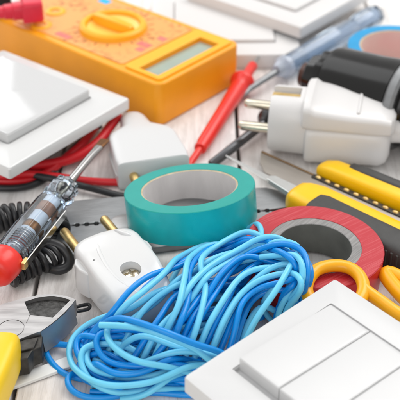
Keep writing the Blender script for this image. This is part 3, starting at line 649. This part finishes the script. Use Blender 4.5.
# ------------------------------------------------------------------ cables
tag(obj('cable', tube([(-3.9, 5.81, 0.9), (-4.3, 4.75, 0.8), (-4.69, 3.73, 0.7), (-5.54, 2.83, 0.5), (-6.76, 2.31, 0.4), (-8.02, 1.82, 0.6), (-9.44, 2.33, 0.6), (-11.04, 3.52, 0.4)], .235), M['red_cable'], world=True), 'thick red cable curving out from under the single switch', 'cable', 'cables under the single switch')
tag(obj('cable', tube([(-4.98, 5.36, 0.5), (-5.46, 3.89, 0.5), (-6.02, 2.99, 0.4), (-6.81, 1.87, 0.25), (-7.61, 1.21, 0.25), (-8.82, 1.05, 0.3), (-10.22, 1.46, 0.3)], .2), M['red_cable'], world=True), 'second red cable looping below the thick red one', 'cable', 'cables under the single switch')
tag(obj('cable', tube([(-10.62, 1.4, 0.55), (-8.78, 0.99, 0.6), (-7.5, 1.24, 0.55), (-6.2, 1.3, 0.35), (-4.86, 1.13, 0.25), (-3.27, 1.13, 0.2), (-1.78, 1.45, 0.2)], .17), M['red_cable'], world=True), 'straight thin red cable running to the slim europlug', 'cable', 'cables under the single switch')
tag(obj('cable', tube([(-9.95, 2.57, 0.45), (-8.23, 1.73, 0.55), (-7.28, 1.23, 0.5), (-6.25, 0.98, 0.4), (-4.8, 0.49, 0.3), (-3.2, -0.14, 0.25), (-1.72, -0.45, 0.15)], .155), M['black_cable'], world=True), 'thin black cable crossing under the tester shaft', 'cable', 'cables under the single switch')
tag(obj('cable', tube([(-4.8, 5.98, 0.25), (-5.63, 4.54, 0.22), (-6.3, 2.97, 0.2), (-6.78, 1.62, 0.2), (-7.56, 0.8, 0.2), (-8.77, 0.64, 0.2), (-10.17, 1.13, 0.2)], .155), M['black_cable'], world=True), 'black cable lying on the table at the switch corner', 'cable', 'cables under the single switch')
t = thing('coiled_cord', 'black coiled cord under the clear tester handle', 'cord', (-6.8, -4.0, 0), 0)
def wc(l): return [(a + 6.8, b + 4.0, c) for a, b, c in l]
obj('coil', helix(wc([(-9.31, -3.28, 0.65), (-8.24, -2.36, 0.65), (-7.25, -2.08, 0.65), (-6.18, -2.36, 0.65), (-5.75, -3.28, 0.65)]), .47, .115, .285), M['black_cable'], t, smooth=70)
obj('coil', helix(wc([(-7.35, -6.09, 0.6), (-6.67, -5.47, 0.6), (-6.1, -5.08, 0.6), (-5.75, -4.69, 0.6)]), .43, .11, .285), M['black_cable'], t, smooth=70)
obj('cord_tail', tube(wc([(-6.28, -4.64, 1.0), (-5.89, -4.58, 1.05), (-5.41, -4.7, 0.9), (-5.13, -4.96, 0.6), (-5.16, -5.21, 0.4), (-5.47, -5.33, 0.3), (-5.87, -5.21, 0.3)]), .2), M['black_cable'], t, smooth=70)

# ------------------------------------------------------------------ hank of blue wire
t = thing('wire_bundle', 'tangled hank of dark blue and light blue wire', 'wire', (-.3, -8.9, 0), 0)
RW = .112; LAYER = [0]
TR = Vector((4.36, -5.35, 0)); An = Vector((A0[0], A0[1], 0)); ed = -Vector((Ys.x, Ys.y, 0)).normalized(); nrm = Vector((Xs.x, Xs.y, 0)).normalized()
def keep(p):
    p = Vector(p); q = Vector((p.x, p.y, 0))
    d = (q - An).dot(nrm); s = (q - An).dot(ed)
    if d > -.25 and -0.4 < s < 8: p.z = min(p.z, 1.55)                  # passes under the switch
    if (q - TR).length < 2.85 and p.z < 1.72: p.z = 1.72                # lies over the red tape
    if p.z < RW: p.z = RW
    return p
def strand(pts, dark, r=RW, cut=False):
    LAYER[0] += 1
    ps = [keep(p) for p in catmull(pts, .16)]; n_ = len(ps)
    for i in range(min(9, n_ // 3)):                                    # loose ends sink into the hank
        k = (1 - i / 9) ** 1.5
        for q in ((n_ - 1 - i,) if cut else (i, n_ - 1 - i)):
            if (Vector((ps[q].x, ps[q].y, 0)) - TR).length > 2.8: ps[q].z = ps[q].z * (1 - k) + .16 * k
    for _ in range(3): ps = [ps[0]] + [(ps[i - 1] + ps[i] * 2 + ps[i + 1]) / 4 for i in range(1, len(ps) - 1)] + [ps[-1]]
    STR.append((ps, dark))
D_, L_t = True, False; STR = []
strand([(2.34, -6.23, 1.38), (1.5, -6.41, 1.7), (0.45, -6.78, 1.8), (-0.65, -7.79, 1.75), (-1.5, -8.48, 1.7), (-2.3, -9.13, 1.55), (-3.01, -9.27, 1.3), (-3.64, -9.14, 1.0), (-4.15, -9.17, 0.7), (-4.56, -9.59, 0.45), (-4.6, -10.26, 0.35), (-4.26, -11.22, 0.4), (-3.51, -11.96, 0.5), (-2.0, -12.22, 0.8), (-1.08, -11.83, 0.7), (-0.27, -11.44, 0.7), (0.86, -10.79, 0.6)], L_t)
strand([(-3.43, -10.34, 1.8), (-2.3, -10.74, 2.1), (-1.34, -11.09, 2.05), (-0.34, -11.12, 1.5), (0.41, -11.39, 1.2), (1.36, -11.5, 0.8)], L_t, cut=True)
strand([(-4.04, -10.2, 1.0), (-3.47, -9.95, 1.6), (-2.67, -10.26, 2.0), (-1.81, -11.03, 2.4), (-0.8, -11.36, 2.2), (0.0, -11.29, 1.7), (0.88, -11.15, 1.3), (2.05, -11.11, 0.9)], D_)
strand([(-1.05, -10.17, 0.5), (-2.1, -10.32, 0.5), (-3.16, -10.22, 0.5), (-4.32, -9.85, 0.4), (-5.18, -9.52, 0.3), (-5.55, -9.54, 0.22), (-5.53, -9.94, 0.2), (-5.02, -10.71, 0.25), (-4.27, -11.21, 0.25), (-3.08, -11.46, 0.25), (-1.71, -11.36, 0.3), (0.0, -11.7, 0.3)], D_)
strand([(-3.13, -10.68, 0.5), (-4.09, -10.87, 0.4), (-4.51, -11.17, 0.3), (-4.57, -11.65, 0.2), (-4.19, -12.05, 0.17), (-3.38, -12.14, 0.17), (-2.37, -11.95, 0.17), (-1.16, -11.81, 0.17), (0.34, -12.05, 0.17)], D_)
strand([(-1.05, -9.93, 1.4), (-2.08, -10.14, 1.4), (-3.06, -10.08, 1.3), (-3.56, -10.15, 1.0), (-3.59, -10.71, 0.9), (-3.06, -11.31, 0.9), (-2.03, -11.56, 0.9), (-0.68, -11.4, 0.8), (0.68, -11.38, 0.6)], D_)
strand([(-1.77, -9.27, 1.3), (-2.81, -9.61, 1.4), (-3.25, -10.15, 1.5), (-3.18, -10.71, 1.45), (-2.63, -11.36, 1.4), (-1.81, -11.79, 1.3), (-0.81, -11.61, 1.0), (0.17, -11.3, 0.8)], L_t)
strand([(-4.04, -10.39, 0.7), (-3.67, -9.68, 1.0), (-3.07, -9.64, 1.7), (-2.6, -9.09, 2.15), (-1.79, -8.07, 2.2), (-0.59, -6.84, 1.8), (0.58, -5.5, 1.3), (1.76, -5.45, 1.5), (2.8, -6.86, 2.32), (3.62, -7.53, 2.37), (3.77, -8.35, 2.37), (3.55, -8.18, 1.5), (2.89, -8.49, 1.2), (2.75, -8.68, 0.7), (3.26, -8.87, 0.3)], D_)
strand([(-3.74, -10.51, 1.0), (-3.34, -10.02, 1.3), (-2.91, -9.86, 1.8), (-2.36, -9.59, 2.25), (-1.29, -8.08, 2.25), (-0.68, -6.02, 1.5), (0.19, -4.91, 1.2), (1.26, -4.31, 1.0), (2.18, -4.97, 1.0), (2.35, -6.29, 1.14)], L_t)
strand([(-1.15, -5.97, 0.7), (-0.55, -4.89, 0.7), (0.08, -4.3, 0.75), (0.88, -3.83, 0.8), (1.57, -3.59, 0.8), (2.16, -3.83, 0.75), (2.39, -4.8, 0.97), (2.24, -5.47, 0.8), (1.75, -6.34, 0.6)], L_t)
strand([(-1.7, -11.15, 1.3), (-1.36, -10.73, 1.6), (-1.03, -10.24, 1.9), (-0.28, -8.76, 2.2), (0.69, -7.31, 2.25), (1.94, -6.39, 2.2), (3.07, -6.19, 2.1), (3.66, -6.8, 2.09), (3.89, -7.52, 2.09), (3.75, -8.34, 2.09), (3.32, -8.39, 1.3), (3.18, -8.63, 0.8), (3.61, -8.99, 0.4)], L_t)
strand([(-0.55, -11.21, 0.9), (-0.14, -10.74, 1.2), (0.17, -10.37, 1.6), (0.77, -9.35, 2.0), (1.47, -8.13, 2.2), (2.32, -7.67, 2.25), (3.26, -7.64, 2.23), (3.64, -8.34, 2.23), (3.55, -8.42, 1.7), (3.02, -8.67, 1.3), (2.74, -8.8, 0.9), (3.25, -8.99, 0.4)], L_t)
strand([(0.62, -10.8, 0.8), (0.97, -10.42, 1.1), (1.22, -10.03, 1.4), (1.49, -8.99, 1.8), (2.15, -8.39, 1.95), (2.96, -8.75, 2.37), (3.71, -8.23, 2.37), (3.62, -7.53, 2.37), (3.07, -7.17, 2.37), (2.31, -6.72, 1.75), (1.51, -6.6, 1.0)], D_)
strand([(1.37, -6.23, 0.9), (2.12, -6.14, 1.5), (2.66, -6.71, 2.3), (3.16, -6.81, 2.51), (3.69, -6.99, 2.51), (3.47, -7.59, 2.51), (2.75, -9.15, 2.51), (2.01, -9.93, 1.9), (1.48, -10.46, 1.5), (0.96, -10.83, 1.1)], L_t)
strand([(-1.49, -11.43, 1.1), (-1.09, -10.91, 1.4), (-0.78, -10.6, 1.8), (-0.39, -9.19, 2.1), (-0.4, -7.65, 2.1), (0.19, -6.1, 1.8), (1.08, -5.19, 1.5), (2.06, -5.52, 1.6), (3.14, -6.37, 1.95), (3.8, -6.98, 1.95), (3.75, -8.05, 1.95), (3.27, -8.16, 1.3), (3.04, -8.57, 0.8), (3.61, -8.99, 0.4)], D_)
strand([(-0.95, -11.42, 1.0), (-0.48, -10.96, 1.4), (-0.14, -10.43, 1.7), (0.21, -8.68, 2.0), (0.0, -7.18, 2.1), (0.68, -5.79, 1.8), (1.78, -5.06, 1.5), (2.71, -5.99, 2.0), (3.33, -6.8, 2.09), (3.25, -7.88, 2.09), (2.51, -8.4, 1.77), (2.27, -8.06, 0.8), (2.93, -8.43, 0.3)], L_t)
strand([(-0.34, -10.9, 0.8), (0.1, -10.42, 1.1), (0.38, -10.14, 1.4), (0.99, -8.87, 1.7), (1.37, -7.93, 1.9), (2.29, -6.82, 1.97), (3.31, -6.92, 2.23), (3.82, -7.41, 2.23), (3.82, -8.29, 2.23), (3.5, -8.39, 1.3), (3.45, -8.77, 0.4)], D_)
strand([(-1.83, -11.16, 1.4), (-1.36, -10.7, 1.8), (-0.76, -10.02, 2.2), (-0.56, -8.72, 2.35), (-0.37, -6.92, 2.0), (0.19, -5.58, 1.6), (1.01, -5.05, 1.4), (1.84, -5.63, 1.4), (2.65, -6.86, 2.23), (3.48, -7.53, 2.37), (3.65, -8.58, 2.37), (3.4, -8.38, 1.2), (3.4, -8.88, 0.4)], L_t)
strand([(-3.1, -10.63, 1.1), (-2.5, -10.14, 1.4), (-1.84, -9.08, 1.6), (-1.0, -8.38, 1.8), (0.0, -7.81, 1.9), (1.33, -6.84, 1.8), (2.56, -7.1, 2.27), (3.45, -7.83, 2.51), (3.58, -8.87, 2.51), (3.03, -8.39, 1.3), (2.9, -8.63, 0.8), (3.44, -8.88, 0.4)], L_t)
strand([(-2.67, -11.11, 0.9), (-2.06, -10.64, 1.2), (-1.4, -9.73, 1.6), (-0.86, -8.54, 1.7), (0.55, -7.21, 1.8), (2.06, -6.35, 1.8), (3.13, -6.49, 1.95), (3.73, -7.34, 1.95), (3.79, -7.99, 1.95), (3.5, -8.39, 1.3), (3.45, -8.77, 0.4)], D_)
strand([(-3.7, -11.46, 0.3), (-2.86, -11.48, 0.6), (-1.7, -11.27, 1.0), (-0.68, -11.09, 1.2), (0.27, -11.04, 1.2), (1.25, -10.4, 0.9)], L_t)
strand([(-3.73, -11.85, 0.3), (-2.5, -11.95, 0.4), (-1.35, -11.77, 0.5), (-0.41, -11.47, 0.5), (0.68, -11.47, 0.5)], D_)
strand([(-2.69, -12.22, 0.2), (-1.69, -12.09, 0.3), (-1.08, -11.77, 0.6), (-0.41, -11.29, 0.7), (0.52, -10.9, 0.7)], L_t)
strand([(0.0, -11.11, 0.9), (0.48, -10.54, 1.3), (0.84, -9.84, 1.6), (1.49, -8.71, 1.8), (2.44, -8.14, 2.21), (3.34, -8.3, 2.51), (3.62, -9.2, 2.51), (3.09, -8.61, 1.3), (3.03, -8.8, 0.8), (3.54, -8.99, 0.4)], L_t)
strand([(0.35, -10.69, 0.7), (0.77, -10.21, 1.1), (1.16, -9.39, 1.4), (1.88, -8.18, 1.6), (2.92, -7.46, 1.95), (3.72, -7.46, 1.95), (3.8, -8.28, 1.95), (3.5, -8.39, 1.3), (3.45, -8.77, 0.4)], D_)
strand([(-2.1, -11.52, 1.0), (-1.53, -10.95, 1.3), (-0.96, -10.52, 1.6), (-0.49, -9.76, 1.8), (0.5, -8.22, 2.0), (1.71, -6.73, 1.9), (2.75, -6.5, 2.05), (3.54, -6.92, 2.09), (3.77, -8.17, 2.09), (3.5, -8.39, 1.3), (3.45, -8.77, 0.4)], D_)
strand([(1.05, -10.38, 0.6), (1.35, -9.56, 0.9), (1.65, -8.83, 1.2), (2.03, -8.27, 1.3), (2.74, -8.3, 1.6), (3.53, -8.3, 1.6), (3.5, -8.39, 1.3), (3.45, -8.77, 0.4)], D_)
strand([(1.26, -10.27, 0.5), (1.72, -9.13, 0.9), (2.24, -8.49, 1.2), (2.88, -8.4, 1.5), (3.47, -8.39, 1.3)], L_t)
strand([(-3.98, -10.48, 0.5), (-3.66, -9.78, 0.9), (-2.92, -9.05, 1.3), (-2.1, -8.06, 1.5), (-1.18, -7.14, 1.7), (-0.15, -5.89, 1.5), (0.93, -4.91, 1.2), (2.0, -5.38, 1.4), (2.9, -7.47, 2.51), (3.55, -8.3, 2.51), (3.4, -8.18, 1.5), (2.76, -8.46, 0.8), (3.25, -8.99, 0.4)], D_)
strand([(-3.46, -10.79, 0.6), (-3.07, -10.2, 1.0), (-2.32, -9.5, 1.4), (-1.57, -8.64, 1.6), (-0.51, -7.63, 1.9), (0.82, -6.55, 1.9), (2.1, -6.3, 1.9), (3.17, -6.98, 1.95), (3.46, -8.05, 1.95), (3.05, -8.26, 1.2), (3.33, -8.78, 0.5)], L_t)
strand([(-2.45, -11.3, 0.8), (-1.85, -10.74, 1.2), (-1.18, -9.96, 1.7), (-0.42, -9.24, 2.0), (0.51, -7.84, 2.15), (1.64, -6.56, 2.0), (2.69, -6.33, 2.06), (3.53, -7.04, 2.09), (3.71, -7.99, 2.09), (3.33, -8.17, 1.4), (3.13, -8.56, 0.6)], L_t)
strand([(-1.24, -10.9, 0.8), (-0.62, -10.45, 1.4), (0.0, -9.21, 1.8), (0.57, -8.22, 2.0), (1.55, -7.05, 2.0), (2.57, -6.99, 2.14), (3.4, -7.7, 2.23), (3.46, -8.74, 2.23), (2.9, -8.36, 1.0), (3.34, -8.77, 0.4)], D_)
strand([(0.21, -10.5, 0.8), (0.7, -10.01, 1.2), (1.13, -9.19, 1.6), (1.72, -8.27, 1.85), (2.6, -7.72, 2.24), (3.53, -7.77, 2.37), (3.75, -8.58, 2.37), (3.48, -8.27, 1.3), (3.34, -8.67, 0.5)], L_t)
strand([(-2.04, -11.48, 0.6), (-1.09, -11.11, 0.9), (-0.48, -10.64, 1.2), (-0.07, -9.95, 1.6), (0.35, -8.89, 1.9), (1.09, -7.52, 2.0), (1.93, -6.68, 2.0), (3.0, -6.99, 2.51), (3.75, -7.59, 2.51), (3.7, -8.7, 2.51), (3.5, -8.39, 1.3), (3.45, -8.77, 0.4)], D_)
strand([(-3.59, -10.98, 0.5), (-2.58, -11.68, 0.6), (-1.49, -11.69, 0.7), (-0.34, -11.1, 0.8), (0.7, -10.58, 0.6)], L_t)
strand([(-3.9, -10.3, 0.9), (-3.69, -11.11, 0.9), (-2.96, -11.8, 0.9), (-1.82, -11.8, 0.9), (-0.68, -11.11, 0.9), (0.49, -10.49, 0.7)], D_)
strand([(-3.28, -10.93, 1.1), (-2.89, -10.54, 1.3), (-2.06, -10.56, 1.5), (-1.03, -10.75, 1.3), (-0.14, -10.93, 1.1), (0.9, -10.49, 0.7)], L_t)
strand([(-1.74, -10.31, 1.0), (-2.72, -10.1, 1.0), (-3.57, -10.08, 0.8), (-3.97, -10.48, 0.6), (-3.69, -11.29, 0.6), (-2.78, -11.68, 0.6), (-1.62, -11.69, 0.7), (-0.34, -11.2, 0.7)], L_t)
strand([(-1.86, -11.0, 0.7), (-2.91, -10.69, 0.6), (-3.77, -10.48, 0.5), (-4.31, -10.72, 0.35), (-4.04, -11.46, 0.3), (-3.19, -11.85, 0.3), (-1.83, -11.85, 0.4), (-0.41, -11.56, 0.4)], D_)
strand([(-1.4, -9.91, 1.2), (-2.51, -10.11, 1.1), (-3.49, -10.29, 0.8), (-4.18, -9.75, 0.5), (-4.36, -10.16, 0.4), (-3.85, -11.17, 0.4), (-2.58, -11.76, 0.4), (-1.02, -11.57, 0.5)], D_)
strand([(-1.04, -10.61, 0.9), (-2.14, -10.71, 0.9), (-3.06, -10.4, 0.9), (-3.83, -10.39, 0.7), (-4.16, -10.78, 0.5), (-3.74, -11.71, 0.35), (-2.77, -11.99, 0.25), (-1.49, -11.85, 0.3), (-0.34, -11.65, 0.3)], L_t)
rng = random.Random(11)
cen = Vector((-1.0, -8.95, 0)); ax = Vector((math.cos(R(31)), math.sin(R(31)), 0)); sd = Vector((-ax.y, ax.x, 0))
for i in range(9):                                # the buried windings of the hank
    hl = 3.6 + rng.uniform(-.8, .35); hw = rng.uniform(.35, 1.35); off = rng.uniform(-.2, .75); zz = .2 + .045 * i; sh = rng.uniform(-.3, .3)
    pts = []
    for k in range(12):
        a = 2 * math.pi * k / 12
        hum = max(0, 1 - abs(math.cos(a)) ** 2)
        p = cen + ax * (hl * math.cos(a) + sh) + sd * (hw * math.copysign(abs(math.sin(a)) ** .8, math.sin(a)) + off + rng.uniform(-.22, .22))
        p.z = .2 + (zz - .1) * (.35 + .65 * hum) + rng.uniform(-.06, .1)
        pts.append(p)
    pts.append(pts[0] + Vector((.1, .1, .1)))
    strand(pts, i % 2 == 0)

from mathutils.kdtree import KDTree
for it in range(26):                               # let the strands push each other apart so that none runs through another
    flat = [(si, pi, p) for si, (ps, _) in enumerate(STR) for pi, p in enumerate(ps)]
    kd = KDTree(len(flat))
    for i, (_, _, p) in enumerate(flat): kd.insert(p, i)
    kd.balance(); mv = [Vector((0, 0, 0)) for _ in flat]; cnt = [0] * len(flat)
    for i, (si, pi, p) in enumerate(flat):
        for q, j, dist in kd.find_range(p, 2.02 * RW):
            if flat[j][0] == si or j == i: continue
            d = p - q; d.z *= 2.6
            if d.length < 1e-5: d = Vector((0, 0, 1 if si > flat[j][0] else -1))
            mv[i] += d.normalized() * (2.02 * RW - dist) * .5; cnt[i] += 1
    k = 0
    for ps, _ in STR:
        n_ = len(ps); m_ = [mv[k + i] / max(1, cnt[k + i] ** .5) for i in range(n_)]; k += n_
        for _ in range(4): m_ = [(m_[max(0, i - 2)] + m_[max(0, i - 1)] + m_[i] + m_[min(n_ - 1, i + 1)] + m_[min(n_ - 1, i + 2)]) / 5 for i in range(n_)]
        for i in range(n_):
            ps[i] = ps[i] + Vector((m_[i].x * .55, m_[i].y * .55, m_[i].z * 2.0))
            if ps[i].z < RW: ps[i].z = RW
for ps, dark in STR:
    for _ in range(3): ps = [ps[0]] + [(ps[i - 1] + ps[i] * 2 + ps[i + 1]) / 4 for i in range(1, len(ps) - 1)] + [ps[-1]]
    ps = [ps[0]] + [(ps[i - 1] + ps[i] * 2 + ps[i + 1]) / 4 for i in range(1, len(ps) - 1)] + [ps[-1]]
    ps = [p - Vector((-.3, -8.9, 0)) for p in ps]
    obj('wire', tube(ps, RW, 12, raw=True), M['wire_dark' if dark else 'wire_light'], t, smooth=80)

# ------------------------------------------------------------------ lamps, world, camera
def area(name, loc_, target, w_, h_, power, color=(1, 1, 1)):
    l = bpy.data.lights.new(name, 'AREA'); l.shape = 'RECTANGLE'; l.size = w_; l.size_y = h_; l.energy = power; l.color = color
    o = bpy.data.objects.new(name, l); col.objects.link(o); o.location = loc_
    o.rotation_euler = (Vector(target) - Vector(loc_)).to_track_quat('-Z', 'Y').to_euler()
    return o
area('softbox_lamp', (.55, .55, 1.0), (0, 0, 0), .8, .8, 9.6, (1, .985, .965))
area('overhead_lamp', (-.38, .42, .95), (0, .05, 0), .8, .7, 3.2, (.98, .99, 1))
area('window_lamp', (-.60, 1.08, .56), (0, .05, 0), .78, .62, 3.2, (.98, .99, 1))
area('fill_lamp', (-.25, -1.1, .55), (0, 0, 0), 1.0, .7, 4.2, (1, .99, .98))
wd = bpy.data.worlds.new('World'); sc.world = wd; wd.use_nodes = True
nt = wd.node_tree; bg = nt.nodes['Background']; bg.inputs['Strength'].default_value = .735
tc = nt.nodes.new('ShaderNodeTexCoord'); sp = nt.nodes.new('ShaderNodeSeparateXYZ'); rp = nt.nodes.new('ShaderNodeValToRGB')
nt.links.new(tc.outputs['Generated'], sp.inputs[0]); nt.links.new(sp.outputs['Z'], rp.inputs['Fac']); nt.links.new(rp.outputs[0], bg.inputs['Color'])
e = rp.color_ramp.elements; e[0].position = 0; e[0].color = (.92, .91, .90, 1); e[1].position = .8; e[1].color = (1, 1, 1, 1)
cd = bpy.data.cameras.new('camera'); cam = bpy.data.objects.new('camera', cd); col.objects.link(cam); sc.camera = cam
cam.location = (0, -.456 * math.cos(R(34)), .456 * math.sin(R(34))); cam.rotation_euler = (R(56), 0, 0)
cd.lens = 94.5; cd.sensor_width = 36; cd.clip_start = .01; cd.clip_end = 50
cd.dof.use_dof = True; cd.dof.focus_distance = .384; cd.dof.aperture_fstop = 21
sc.view_settings.view_transform = 'Standard'; sc.view_settings.look = 'None'; sc.view_settings.exposure = 0
sc.render.engine = 'CYCLES'; sc.cycles.max_bounces = 10; sc.cycles.transmission_bounces = 10; sc.cycles.caustics_refractive = True
sc.cycles.use_denoising = True
